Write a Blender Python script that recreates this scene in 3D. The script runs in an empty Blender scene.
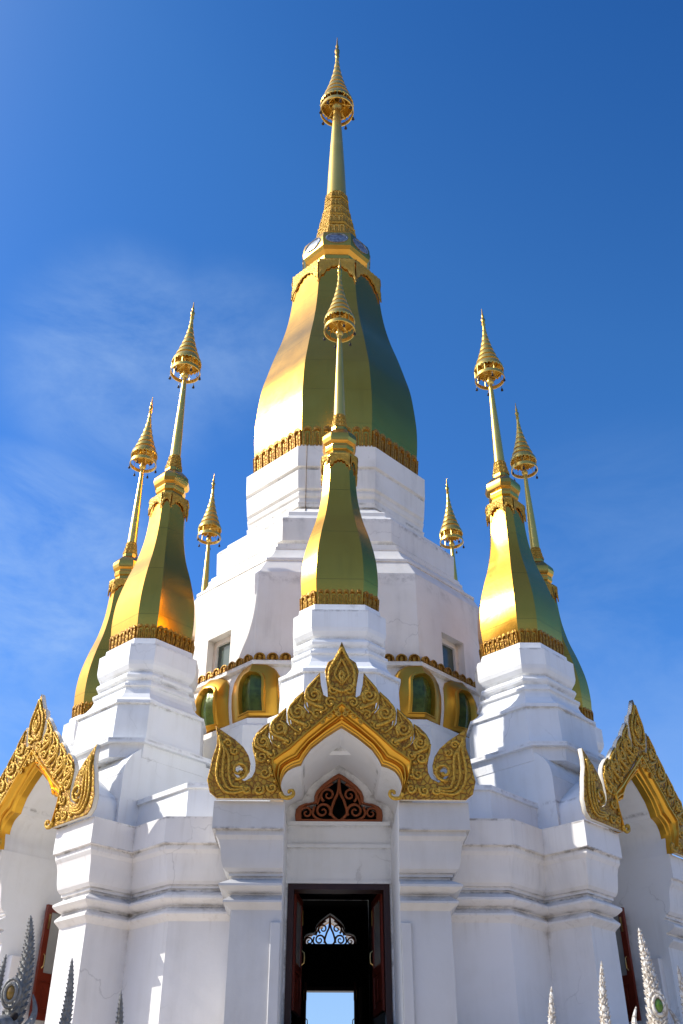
import bpy, bmesh, math, random
from mathutils import Vector, Matrix
random.seed(7)
R = math.radians
K = 1.3            # modelling unit -> metres
GZ = 0.37          # height of the ground in modelling units
S2 = math.sqrt(0.5)
scene = bpy.context.scene
col = scene.collection

# ------------------------------------------------------------------ materials
def mat(name):
    m = bpy.data.materials.new(name); m.use_nodes = True
    nt = m.node_tree
    return m, nt, nt.nodes['Principled BSDF']

def N(nt, kind, **kw):
    n = nt.nodes.new(kind)
    for k, v in kw.items():
        if k.startswith('i_'):
            n.inputs[k[2:].replace('_', ' ')].default_value = v
        else:
            setattr(n, k, v)
    return n

def ramp(nt, fac, stops):
    r = nt.nodes.new('ShaderNodeValToRGB')
    e = r.color_ramp.elements
    while len(e) < len(stops): e.new(0.5)
    for q, (p, c) in zip(e, stops):
        q.position = p
        q.color = (c, c, c, 1) if isinstance(c, (int, float)) else (*c, 1)
    nt.links.new(fac, r.inputs['Fac'])
    return r

def mix(nt, fac, a, b, mode='MIX'):
    m = nt.nodes.new('ShaderNodeMix'); m.data_type = 'RGBA'; m.blend_type = mode
    for sock, v in ((m.inputs[0], fac), (m.inputs[6], a), (m.inputs[7], b)):
        if isinstance(v, (int, float)): sock.default_value = v
        elif isinstance(v, tuple): sock.default_value = (*v, 1)
        else: nt.links.new(v, sock)
    return m.outputs[2]

def wpos(nt, scale=(1, 1, 1)):
    g = nt.nodes.new('ShaderNodeNewGeometry')
    mp = nt.nodes.new('ShaderNodeMapping'); mp.inputs['Scale'].default_value = scale
    nt.links.new(g.outputs['Position'], mp.inputs['Vector'])
    return mp.outputs['Vector'], g

def noise(nt, vec, scale, detail=4, rough=0.55):
    n = N(nt, 'ShaderNodeTexNoise', i_Scale=scale, i_Detail=detail, i_Roughness=rough)
    nt.links.new(vec, n.inputs['Vector'])
    return n.outputs['Fac']

def math_node(nt, op, a, b=None, clamp=False):
    n = nt.nodes.new('ShaderNodeMath'); n.operation = op; n.use_clamp = clamp
    for i, v in enumerate((a, b)):
        if v is None: continue
        if isinstance(v, (int, float)): n.inputs[i].default_value = v
        else: nt.links.new(v, n.inputs[i])
    return n.outputs[0]

def bump(nt, bsdf, h, strength, dist, prev=None):
    b = N(nt, 'ShaderNodeBump'); b.inputs['Strength'].default_value = strength
    b.inputs['Distance'].default_value = dist
    nt.links.new(h, b.inputs['Height'])
    if prev is not None: nt.links.new(prev, b.inputs['Normal'])
    nt.links.new(b.outputs['Normal'], bsdf.inputs['Normal'])
    return b.outputs['Normal']

def plaster(name, base, grime=0.35, lines=(), dark=(0.30, 0.27, 0.22), blotch=0.5, crease=0.55):
    m, nt, p = mat(name)
    v, g = wpos(nt)
    vs, _ = wpos(nt, (2.2, 2.2, 0.22))
    streak = noise(nt, vs, 1.6, 6, 0.6)
    patch = noise(nt, v, 0.55, 5, 0.6)
    fine = noise(nt, v, 14.0, 4, 0.6)
    st = ramp(nt, streak, [(0.46, 0.0), (0.74, 1.0)]).outputs[0]
    pa = ramp(nt, patch, [(0.40, 0.0), (0.66, 1.0)]).outputs[0]
    f = math_node(nt, 'MULTIPLY', st, pa)
    f = math_node(nt, 'MULTIPLY', f, grime, True)
    warm = (base[0] * 0.90, base[1] * 0.88, base[2] * 0.83)
    c = mix(nt, math_node(nt, 'MULTIPLY', pa, blotch), base, warm)
    c = mix(nt, f, c, dark)
    if lines:                                   # mould along the drip edges of the cornices
        sep = nt.nodes.new('ShaderNodeSeparateXYZ'); nt.links.new(g.outputs['Position'], sep.inputs[0])
        sp = noise(nt, v, 3.2, 6, 0.75)
        spf = ramp(nt, sp, [(0.46, 0.0), (0.60, 1.0)]).outputs[0]
        spf = math_node(nt, 'MULTIPLY', spf, ramp(nt, noise(nt, v, 0.8, 3), [(0.36, 0.12), (0.62, 1.0)]).outputs[0])
        vs2, _ = wpos(nt, (7, 7, 0.35))
        run = ramp(nt, noise(nt, vs2, 1.3, 3), [(0.56, 0.0), (0.72, 1.0)]).outputs[0]
        for z, w, amt in lines:
            d = math_node(nt, 'ABSOLUTE', math_node(nt, 'SUBTRACT', sep.outputs[2], z))
            band = math_node(nt, 'SUBTRACT', 1.0, math_node(nt, 'DIVIDE', d, w), True)
            c = mix(nt, math_node(nt, 'MULTIPLY', math_node(nt, 'MULTIPLY', band, spf), amt, True), c, (0.07, 0.055, 0.04))
            d2 = math_node(nt, 'DIVIDE', math_node(nt, 'SUBTRACT', z, sep.outputs[2]), 0.75)
            inside = math_node(nt, 'GREATER_THAN', d2, 0.0)
            fall = math_node(nt, 'MULTIPLY', math_node(nt, 'SUBTRACT', 1.0, d2, True), inside)
            fall = math_node(nt, 'MULTIPLY', math_node(nt, 'MULTIPLY', fall, run), 0.22 * amt)
            c = mix(nt, fall, c, (0.33, 0.27, 0.20))
    cv = N(nt, 'ShaderNodeTexVoronoi', feature='DISTANCE_TO_EDGE', i_Scale=0.42)
    wob = N(nt, 'ShaderNodeTexNoise', i_Scale=1.7, i_Detail=5.0); nt.links.new(v, wob.inputs['Vector'])
    wa = N(nt, 'ShaderNodeMixRGB'); wa.blend_type = 'ADD'; wa.inputs[0].default_value = 0.9
    nt.links.new(v, wa.inputs[1]); nt.links.new(wob.outputs['Color'], wa.inputs[2]); nt.links.new(wa.outputs[0], cv.inputs['Vector'])
    ck = ramp(nt, cv.outputs['Distance'], [(0.0, 1.0), (0.006, 0.0)]).outputs[0]
    ck = math_node(nt, 'MULTIPLY', ck, ramp(nt, noise(nt, v, 0.5, 3), [(0.52, 0.0), (0.62, 0.32)]).outputs[0])
    c = mix(nt, ck, c, (0.22, 0.20, 0.18))
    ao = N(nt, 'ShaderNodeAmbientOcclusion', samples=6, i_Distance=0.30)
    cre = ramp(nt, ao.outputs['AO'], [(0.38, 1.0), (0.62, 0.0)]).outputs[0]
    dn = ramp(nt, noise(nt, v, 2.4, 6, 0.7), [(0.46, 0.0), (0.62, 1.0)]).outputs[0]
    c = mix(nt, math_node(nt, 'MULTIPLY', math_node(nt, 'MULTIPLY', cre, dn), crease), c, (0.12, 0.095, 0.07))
    nt.links.new(c, p.inputs['Base Color'])
    p.inputs['Roughness'].default_value = 0.62
    big = noise(nt, v, 1.3, 3)
    n1 = bump(nt, p, big, 0.25, 0.05)
    bump(nt, p, fine, 0.18, 0.012, n1)
    return m

def zw(z): return (z - GZ) * K
M = {}  # upper, lower and drum whites are tinted to imitate the light each gets
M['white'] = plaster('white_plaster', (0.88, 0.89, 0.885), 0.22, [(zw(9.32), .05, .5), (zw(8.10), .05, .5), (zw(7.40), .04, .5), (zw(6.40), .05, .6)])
M['white_shaded'] = plaster('shade_toned_plaster', (0.56, 0.555, 0.55), 0.3, [(zw(5.405), 0.045, 0.95), (zw(4.80), 0.05, 0.5), (zw(4.55), 0.04, 0.5)])  # plaster darkened to paint in the shade on the front porch pillars
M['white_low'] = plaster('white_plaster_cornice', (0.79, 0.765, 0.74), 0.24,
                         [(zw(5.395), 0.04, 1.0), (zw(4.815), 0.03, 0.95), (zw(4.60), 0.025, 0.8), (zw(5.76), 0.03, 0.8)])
M['white_drum'] = plaster('white_plaster_drum', (0.89, 0.87, 0.82), 0.5,  # warm tint stands in for light bounced off the gold
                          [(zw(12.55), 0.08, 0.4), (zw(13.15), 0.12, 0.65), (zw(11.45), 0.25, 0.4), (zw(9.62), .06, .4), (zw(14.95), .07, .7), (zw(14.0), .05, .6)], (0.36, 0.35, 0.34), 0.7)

def gold_sheet(name, base, rough, seam=True, metal=1.0):
    m, nt, p = mat(name)
    v, g = wpos(nt)
    t = noise(nt, v, 0.9, 3)
    c = mix(nt, ramp(nt, t, [(0.35, 0.0), (0.7, 1.0)]).outputs[0], base, (base[0] * 0.92, base[1] * 0.88, base[2] * 0.75))
    if seam:
        sep = nt.nodes.new('ShaderNodeSeparateXYZ'); nt.links.new(g.outputs['Position'], sep.inputs[0])
        w = math_node(nt, 'FRACT', math_node(nt, 'MULTIPLY', sep.outputs[2], 0.72))
        ln = math_node(nt, 'LESS_THAN', w, 0.012)
        c = mix(nt, math_node(nt, 'MULTIPLY', ln, 0.55), c, (0.22, 0.12, 0.025))
        fl = nt.nodes.new('ShaderNodeVectorMath'); fl.operation = 'FLOOR'
        mv, _ = wpos(nt, (0.0, 0.0, 0.72)); nt.links.new(mv, fl.inputs[0])
        wn = N(nt, 'ShaderNodeTexWhiteNoise'); nt.links.new(fl.outputs[0], wn.inputs['Vector'])
        c = mix(nt, math_node(nt, 'MULTIPLY', wn.outputs['Value'], 0.18), c, (base[0] * 0.80, base[1] * 0.74, base[2] * 0.6))
        sm = noise(nt, wpos(nt, (3.0, 3.0, 0.3))[0], 1.5, 5, 0.65)
        c = mix(nt, math_node(nt, 'MULTIPLY', ramp(nt, sm, [(0.52, 0.0), (0.75, 1.0)]).outputs[0], 0.20), c, (0.40, 0.21, 0.04))
    nt.links.new(c, p.inputs['Base Color'])
    p.inputs['Metallic'].default_value = metal
    r = ramp(nt, noise(nt, v, 2.6, 5), [(0.3, rough * 0.92), (0.75, rough * 1.14)]).outputs[0]
    nt.links.new(r, p.inputs['Roughness'])
    n1 = bump(nt, p, noise(nt, v, 0.6, 3), 0.10, 0.05)
    bump(nt, p, noise(nt, v, 9.0, 2), 0.10, 0.010, n1)
    return m
M['gold'] = gold_sheet('gold_sheet', (0.80, 0.415, 0.062), 0.19, True, 0.985)
M['gold_trim'] = gold_sheet('gold_trim', (0.84, 0.46, 0.085), 0.24, False)
M['gold_paint'] = gold_sheet('gold_paint', (0.80, 0.44, 0.05), 0.36, False, 0.85)
M['gold_niche'] = gold_sheet('niche_gold', (0.66, 0.36, 0.045), 0.34, False, 0.85)
M['gold_spire'] = gold_sheet('gold_spire', (0.86, 0.60, 0.15), 0.30, False, 0.85)

def gold_carved(name, hi, lo, scale, metal=0.5):
    m, nt, p = mat(name)
    v, g = wpos(nt)
    wv = N(nt, 'ShaderNodeTexNoise', i_Scale=3.0, i_Detail=2.0); nt.links.new(v, wv.inputs['Vector'])
    add = N(nt, 'ShaderNodeMixRGB'); add.blend_type = 'ADD'; add.inputs[0].default_value = 0.12
    nt.links.new(v, add.inputs[1]); nt.links.new(wv.outputs['Color'], add.inputs[2])
    vo = N(nt, 'ShaderNodeTexVoronoi', feature='DISTANCE_TO_EDGE', i_Scale=scale)
    nt.links.new(add.outputs[0], vo.inputs['Vector'])
    e = ramp(nt, vo.outputs['Distance'], [(0.0, 0.0), (0.12, 0.75), (0.3, 1.0)]).outputs[0]
    t = noise(nt, v, 5, 4)
    c = mix(nt, e, lo, hi)
    c = mix(nt, ramp(nt, t, [(0.45, 0.0), (0.75, 0.55)]).outputs[0], c, (hi[0] * 0.6, hi[1] * 0.5, hi[2] * 0.4))
    nt.links.new(c, p.inputs['Base Color'])
    p.inputs['Metallic'].default_value = metal
    p.inputs['Roughness'].default_value = 0.5
    bump(nt, p, e, 0.5, 0.022)
    return m
M['carved'] = gold_carved('carved_gold', (0.54, 0.32, 0.038), (0.19, 0.065, 0.009), 11.0)
M['carved_line'] = gold_carved('carved_gold_scroll', (0.66, 0.41, 0.055), (0.46, 0.25, 0.03), 14.0)
M['petal'] = gold_carved('gold_petals', (0.50, 0.275, 0.03), (0.26, 0.11, 0.012), 9.0)
M['gable_edge'] = plaster('pale_edge_paint', (0.72, 0.68, 0.58), 0.2)

def simple(name, c, rough=0.5, metal=0.0, var=0.25, scale=4.0, bmp=0.15, bd=0.01):
    m, nt, p = mat(name)
    v, g = wpos(nt)
    t = noise(nt, v, scale, 5)
    nt.links.new(mix(nt, ramp(nt, t, [(0.3, 0.0), (0.75, 1.0)]).outputs[0], c, tuple(q * (1 - var) for q in c)), p.inputs['Base Color'])
    p.inputs['Roughness'].default_value = rough; p.inputs['Metallic'].default_value = metal
    if bmp: bump(nt, p, noise(nt, v, scale * 4, 4), bmp, bd)
    return m
M['redbrown'] = simple('red_brown_carving', (0.29, 0.075, 0.020), 0.45, 0.2)
M['hole'] = simple('naga_eye_black', (0.015, 0.010, 0.008), 0.9)  # plain near-black, used on the naga eyes
M['wood'] = simple('red_lacquered_wood', (0.20, 0.030, 0.014), 0.35, 0, 0.4, 3.0)
M['wood_dark'] = simple('dark_wood', (0.035, 0.008, 0.005), 0.4, 0, 0.4, 3.0)
M['brass'] = simple('brass', (0.75, 0.52, 0.2), 0.3, 1.0)
M['dark'] = simple('shade_black_interior', (0.012, 0.010, 0.009), 0.9)  # near-black stands in for the shade inside the passage
M['bell'] = simple('tarnished_bell', (0.06, 0.05, 0.045), 0.45, 0.7)
M['cable'] = simple('copper_cable', (0.30, 0.22, 0.15), 0.6)
M['glass_grey'] = simple('frosted_door_glass', (0.42, 0.42, 0.40), 0.25, 0, 0.2, 1.5, 0)
M['glass_window'] = simple('dark_window_glass', (0.10, 0.14, 0.12), 0.08, 0, 0.4, 2.0, 0)
M['mirror_green'] = simple('green_mirror_glass', (0.09, 0.14, 0.025), 0.2, 0.3, 0.7, 7.0, 0.35, 0.02)
M['mirror_blue'] = simple('blue_mirror_mosaic', (0.34, 0.40, 0.50), 0.25, 0.4, 0.85, 9.0, 0.3)
M['amber'] = simple('amber_glass', (0.30, 0.17, 0.03), 0.15)
M['green_gem'] = simple('green_glass', (0.12, 0.24, 0.03), 0.12)
M['naga_white'] = gold_carved('pale_naga_plaster', (0.74, 0.71, 0.64), (0.44, 0.36, 0.27), 16.0, 0.0)
M['naga_shaded'] = simple('shade_toned_naga', (0.30, 0.29, 0.26), 0.5, 0.1, 0.65, 14.0, 0.5, 0.02)  # left naga's colour darkened to imitate its shaded side
M['hill_blocker'] = simple('hill_blocker_cover', (0.085, 0.075, 0.035), 0.9, 0, 0.5, 0.06, 0.6, 2.0)  # cover of the added ground that blocks low sky light
M['paving'] = simple('pale_paving', (0.62, 0.53, 0.43), 0.8, 0, 0.25, 1.2, 0.2)
M['ground'] = simple('dry_ground', (0.42, 0.33, 0.23), 0.9, 0, 0.35, 0.05, 0.2)
M['tile'] = simple('terrace_tile', (0.70, 0.61, 0.52), 0.5, 0, 0.2, 1.0, 0.1)

# ------------------------------------------------------------------ helpers
def link(o, parent=None):
    col.objects.link(o)
    if parent is not None: o.parent = parent
    return o

def build(name, bm, material, parent=None, smooth=False, sharp=None):
    if sharp is not None:
        smooth = True
    bmesh.ops.recalc_face_normals(bm, faces=bm.faces[:])
    if smooth:
        for f in bm.faces: f.smooth = True
        if sharp is not None:
            for e in bm.edges:
                if len(e.link_faces) == 2:
                    if e.calc_face_angle(0) > R(sharp): e.smooth = False
    me = bpy.data.meshes.new(name); bm.to_mesh(me); bm.free()
    if isinstance(material, (list, tuple)):
        for q in material: me.materials.append(q)
    else:
        me.materials.append(material)
    return link(bpy.data.objects.new(name, me), parent)

def empty(name, loc, rz=0.0, label=None, cat=None, group=None):
    o = bpy.data.objects.new(name, None); o.empty_display_size = 0.3
    o.location = loc; o.rotation_euler = (0, 0, rz)
    col.objects.link(o)
    if label: o['label'] = label
    if cat: o['category'] = cat
    if group: o['group'] = group
    return o

def tag(o, label=None, cat=None, group=None, kind=None):
    for k, v in (('label', label), ('category', cat), ('group', group), ('kind', kind)):
        if v: o[k] = v
    return o

def copy_tree(o, parent=None):
    c = o.copy(); col.objects.link(c); c.parent = parent
    for ch in list(o.children): copy_tree(ch, c)
    return c

def new(): return bmesh.new()

def oct_pts(a, b, z):
    return [Vector(p) for p in ((-b, -a, z), (b, -a, z), (a, -b, z), (a, b, z), (b, a, z), (-b, a, z), (-a, b, z), (-a, -b, z))]

def circ(r, z, n, x=0, y=0):
    return [Vector((x + r * math.sin(2 * math.pi * k / n), y - r * math.cos(2 * math.pi * k / n), z)) for k in range(n)]

def loft(bm, rings, cap0=False, cap1=False, skip=()):
    vs = [[bm.verts.new(p) for p in r] for r in rings]
    n = len(rings[0])
    for i in range(len(vs) - 1):
        for k in range(n):
            if k in skip: continue
            l = (k + 1) % n
            bm.faces.new((vs[i][k], vs[i][l], vs[i + 1][l], vs[i + 1][k]))
    if cap0: bm.faces.new(vs[0][::-1])
    if cap1: bm.faces.new(vs[-1])
    return vs

def lathe(bm, prof, n=20, cap=True):
    loft(bm, [circ(max(r, 1e-4), z, n) for r, z in prof], cap, cap)

def box(bm, x0, x1, y0, y1, z0, z1):
    loft(bm, [[Vector(p) for p in ((x0, y0, z), (x1, y0, z), (x1, y1, z), (x0, y1, z))] for z in (z0, z1)], True, True)

def tube(bm, pts, rad, sides=6, closed=False):
    pts = [Vector(p) for p in pts]
    n = len(pts)
    rings = []
    up = None
    for i, p in enumerate(pts):
        if closed: t = (pts[(i + 1) % n] - pts[i - 1])
        else: t = (pts[min(i + 1, n - 1)] - pts[max(i - 1, 0)])
        if t.length < 1e-9: t = Vector((0, 0, 1))
        t.normalize()
        if up is None:
            up = t.orthogonal().normalized()
        up = (up - t * up.dot(t))
        if up.length < 1e-6: up = t.orthogonal()
        up.normalize()
        s = t.cross(up)
        r = rad(i / (n - 1)) if callable(rad) else rad
        rings.append([p + (up * math.cos(2 * math.pi * k / sides) + s * math.sin(2 * math.pi * k / sides)) * r for k in range(sides)])
    if closed:
        vs = loft(bm, rings)
        for k in range(sides):
            l = (k + 1) % sides
            bm.faces.new((vs[-1][k], vs[-1][l], vs[0][l], vs[0][k]))
    else:
        loft(bm, rings, True, True)

def crom(pts, per=6):
    """Catmull-Rom through tuples"""
    out = []
    n = len(pts)
    for i in range(n - 1):
        p0, p1, p2, p3 = pts[max(i - 1, 0)], pts[i], pts[i + 1], pts[min(i + 2, n - 1)]
        for s in range(per):
            t = s / per
            out.append(tuple(0.5 * ((2 * b) + (c - a) * t + (2 * a - 5 * b + 4 * c - d) * t * t + (3 * b - a - 3 * c + d) * t ** 3)
                             for a, b, c, d in zip(p0, p1, p2, p3)))
    out.append(tuple(pts[-1]))
    return out

def resample(pts, n):
    L = [0]
    for a, b in zip(pts, pts[1:]): L.append(L[-1] + math.dist(a, b))
    out = []
    j = 0
    for i in range(n):
        s = L[-1] * i / (n - 1)
        while j < len(pts) - 2 and L[j + 1] < s: j += 1
        t = (s - L[j]) / max(L[j + 1] - L[j], 1e-9)
        out.append(tuple(a + (b - a) * t for a, b in zip(pts[j], pts[j + 1])))
    return out

def fill2d(outlines, depth, bevel=0.0):
    """flat plate from closed 2-D outlines (holes by even-odd); returned as bmesh in the XZ plane, thickness along y centred on 0"""
    cu = bpy.data.curves.new('plate', 'CURVE'); cu.dimensions = '2D'; cu.fill_mode = 'BOTH'
    cu.extrude = depth / 2 - bevel; cu.bevel_depth = bevel; cu.bevel_resolution = 0; cu.offset = -bevel
    for ol in outlines:
        sp = cu.splines.new('POLY'); sp.points.add(len(ol) - 1); sp.use_cyclic_u = True
        for q, (x, z) in zip(sp.points, ol): q.co = (x, z, 0, 1)
    ob = bpy.data.objects.new('plate', cu); col.objects.link(ob)
    dg = bpy.context.evaluated_depsgraph_get()
    me = bpy.data.meshes.new_from_object(ob.evaluated_get(dg))
    bpy.data.objects.remove(ob); bpy.data.curves.remove(cu)
    bm = bmesh.new(); bm.from_mesh(me); bpy.data.meshes.remove(me)
    bmesh.ops.remove_doubles(bm, verts=bm.verts[:], dist=1e-5)
    bm.transform(Matrix(((1, 0, 0, 0), (0, 0, -1, 0), (0, 1, 0, 0), (0, 0, 0, 1))))
    return bm

def mirror(half):                      # half outline from the axis top round to the bottom -> closed outline
    return half + [(-x, z) for x, z in reversed(half) if abs(x) > 1e-6]

def arch_outline(w, h, n=7, point=0.0):
    """open-bottomed arch (round top), symmetrical, listed from bottom left over the top to bottom right"""
    pts = [(-w, 0.0), (-w, h * 0.30)]
    zc = h - w * (1.0 + point)
    for k in range(n + 1):
        a = math.pi * (1 - k / n)
        pts.append((w * math.cos(a), zc + (h - zc) * math.sin(a)))
    pts += [(w, h * 0.30), (w, 0.0)]
    return pts

def petals(bm, ring_lo, ring_hi, counts, depth, h_over=1.0, faces=None):
    """a row of arch-shaped petals standing along the eight edges between two polygon rings"""
    n = len(ring_lo)
    for k in range(n):
        if faces is not None and k not in faces: continue
        l = (k + 1) % n
        a, b = ring_lo[k], ring_lo[l]
        a2, b2 = ring_hi[k], ring_hi[l]
        cnt = counts[k % 2]
        ex = (b - a); W = ex.length / cnt; ex.normalize()
        up = ((a2 + b2) / 2 - (a + b) / 2); H = up.length * h_over; up.normalize()
        nor = ex.cross(up).normalized()
        if nor.dot(Vector(((a.x + b.x) / 2, (a.y + b.y) / 2, 0))) < 0: nor = -nor
        for i in range(cnt):
            o = a + ex * W * (i + 0.5)
            w = W * 0.46
            loops = [(1, 0, 0), (1, 0, 1), (0.66, 0, 1.08), (0.56, 0, 0.05), (0.36, 0, 0.10), (0.22, 0, 0.80)]
            rings = []
            for s, _, d in loops:
                ol = arch_outline(w * s, H * (1 - (1 - s) * 0.42))
                rings.append([o + ex * x + up * z + nor * (d * depth) for x, z in ol])
            vs = [[bm.verts.new(p) for p in r] for r in rings]
            for r0, r1 in zip(vs, vs[1:]):
                for q in range(len(r0) - 1):
                    bm.faces.new((r0[q], r0[q + 1], r1[q + 1], r1[q]))
            bm.faces.new(vs[-1])

def spiral(cx, cz, r0, turns, a0, sgn=1, n=26, shrink=0.12):
    pts = []
    for i in range(n):
        t = i / (n - 1)
        r = r0 * (1 - t * (1 - shrink))
        a = a0 + sgn * t * turns * 2 * math.pi
        pts.append((cx + r * math.cos(a), cz + r * math.sin(a)))
    return pts

# ------------------------------------------------------------------ gilded umbrella finial
def umbrella(root, rim, z0, z1, ztip, nbell=6, low_hoop=None):
    """tiered openwork umbrella: cone of rings, rim hoop, spokes, hanging bells, spike"""
    bm = new()
    n = 24
    tiers = 8
    prof = []
    for i in range(tiers):
        t = i / tiers
        t2 = (i + 1) / tiers
        def rr(t): return rim * (0.10 + 0.90 * (1 - t) ** 1.75)
        za, zb = z0 + (z1 - z0) * t, z0 + (z1 - z0) * t2
        prof += [(rr(t) * 1.04, za), (rr(t) * 1.0, za + (zb - za) * 0.30), (rr(t) * 0.86 + rr(t2) * 0.06, za + (zb - za) * 0.62), (rr(t2) * 0.93, zb - 0.002)]
    outer = [circ(r, z, n) for r, z in prof]
    inner = [circ(max(r - 0.025, 0.01), z - 0.012, n) for r, z in prof[::-1]]
    loft(bm, outer + inner)
    vs = list(bm.verts)
    u = build('umbrella', bm, M['gold_spire'], root, sharp=28)
    # rim fringe: hoop with small pointed leaves
    bm = new()
    zl = z0 - rim * 0.12
    loft(bm, [circ(rim * 1.03, z0 + 0.01, n), circ(rim * 1.05, zl, n), circ(rim * 0.99, zl, n), circ(rim * 0.97, z0 + 0.01, n), circ(rim * 1.03, z0 + 0.01, n)])
    for k in range(n):
        a = 2 * math.pi * k / n
        c = Vector((math.sin(a), -math.cos(a), 0)); t = Vector((math.cos(a), math.sin(a), 0))
        p = c * rim * 1.04 + Vector((0, 0, zl))
        w = rim * 0.115
        q = [bm.verts.new(x) for x in (p - t * w, p + t * w, p + Vector((0, 0, -rim * 0.16)), p + c * rim * 0.03 + Vector((0, 0, -rim * 0.03)))]
        bm.faces.new((q[0], q[3], q[2])); bm.faces.new((q[3], q[1], q[2])); bm.faces.new((q[0], q[1], q[3])); bm.faces.new((q[0], q[2], q[1]))
    if low_hoop:
        zh, rh = low_hoop
        hh = rim * 0.14
        loft(bm, [circ(rh, zh + hh, n), circ(rh * 1.03, zh - hh, n), circ(rh * 0.97, zh - hh, n), circ(rh * 0.96, zh + hh, n), circ(rh, zh + hh, n)])
        for k in range(10):
            a = 2 * math.pi * k / 10
            d = Vector((math.sin(a), -math.cos(a), 0))
            tube(bm, [d * rh * 0.98 + Vector((0, 0, zh)), d * rim * 1.0 + Vector((0, 0, zl))], rim * 0.022, 4)
    for k in range(6):
        a = 2 * math.pi * (k + 0.5) / 6
        d = Vector((math.sin(a), -math.cos(a), 0))
        tube(bm, [d * rim + Vector((0, 0, zl + 0.02)), d * rim * 0.12 + Vector((0, 0, zl + rim * 0.16))], rim * 0.035, 5)
        pts = [d * (rim * (0.25 + 0.6 * s)) + Vector((0, 0, zl + rim * 0.02 + rim * 0.22 * math.sin(s * 6.0))) for s in [i / 8 for i in range(9)]]
        tube(bm, pts, rim * 0.022, 4)
    tube(bm, circ(rim * 0.5, zl + rim * 0.1, 16), rim * 0.025, 5, True)
    build('rim_openwork', bm, M['gold_spire'], u, sharp=40)
    zb = (low_hoop[0] - 0.08) if low_hoop else zl
    rb = low_hoop[1] if low_hoop else rim * 1.05
    for k in range(nbell):
        a = 2 * math.pi * (k + 0.25) / nbell
        x, y = rb * math.sin(a), -rb * math.cos(a)
        bm = new()
        tube(bm, [(x, y, zb), (x, y, zb - rim * 0.22)], rim * 0.018, 4)
        loft(bm, [circ(r * rim, zb - rim * 0.2 - z * rim, 8, x, y) for r, z in ((0.02, 0), (0.06, 0.03), (0.075, 0.12), (0.10, 0.20), (0.03, 0.21), (0.03, 0.27), (0.005, 0.28))], True, True)
        build('hanging_bell', bm, M['bell'], u, sharp=50)
    bm = new()
    h = ztip - z1
    lathe(bm, [(rim * 0.11, z1 - 0.05), (rim * 0.16, z1 + h * 0.03), (rim * 0.09, z1 + h * 0.10), (rim * 0.15, z1 + h * 0.20), (rim * 0.17, z1 + h * 0.32),
               (rim * 0.07, z1 + h * 0.44), (rim * 0.11, z1 + h * 0.52), (rim * 0.055, z1 + h * 0.66), (rim * 0.02, ztip)], 10)
    build('finial_spike', bm, M['gold_trim'], root, sharp=40)

def collar(bm, ring_fn, z_top, drop_corner, drop_mid, off, seg=6):
    """carved collar round a polygonal bell: ragged lower edge hanging deep at the corners"""
    n = 8
    for k in range(n):
        l = (k + 1) % n
        cols = []
        for i in range(seg * 2 + 1):
            t = i / (seg * 2)
            c = abs(2 * t - 1)
            d = drop_mid + (drop_corner - drop_mid) * (c ** 2.2)
            d *= 1.0 - 0.16 * (i % 2)
            colm = []
            for j, (f, o) in enumerate(((0, 0.0), (0, 1.0), (0.25, 1.3), (0.5, 0.8), (0.78, 1.15), (1.0, 0.7), (1.0, 0.0))):
                z = z_top - d * f
                r = ring_fn(z)
                p = r[k].lerp(r[l], t)
                nrm = ((r[k] + r[l]) / 2); nrm.z = 0; nrm.normalize()
                e = off * o * (1.0 + 0.45 * ((i + j) % 2))
                q = p + nrm * e
                colm.append(q)
            cols.append([bm.verts.new(q) for q in colm])
        for a, b in zip(cols, cols[1:]):
            for j in range(len(a) - 1):
                bm.faces.new((a[j], b[j], b[j + 1], a[j + 1]))

def bell_fn(ctrl, ratio):
    pts = crom(sorted(ctrl, key=lambda q: q[1]), 8)
    def f(z):
        for (a0, z0), (a1, z1) in zip(pts, pts[1:]):
            if z <= z1 or (a1, z1) == pts[-1]:
                t = max(0, min(1, (z - z0) / max(z1 - z0, 1e-9)))
                a = a0 + (a1 - a0) * t
                return oct_pts(a, a * ratio, z)
    return pts, f

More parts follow.
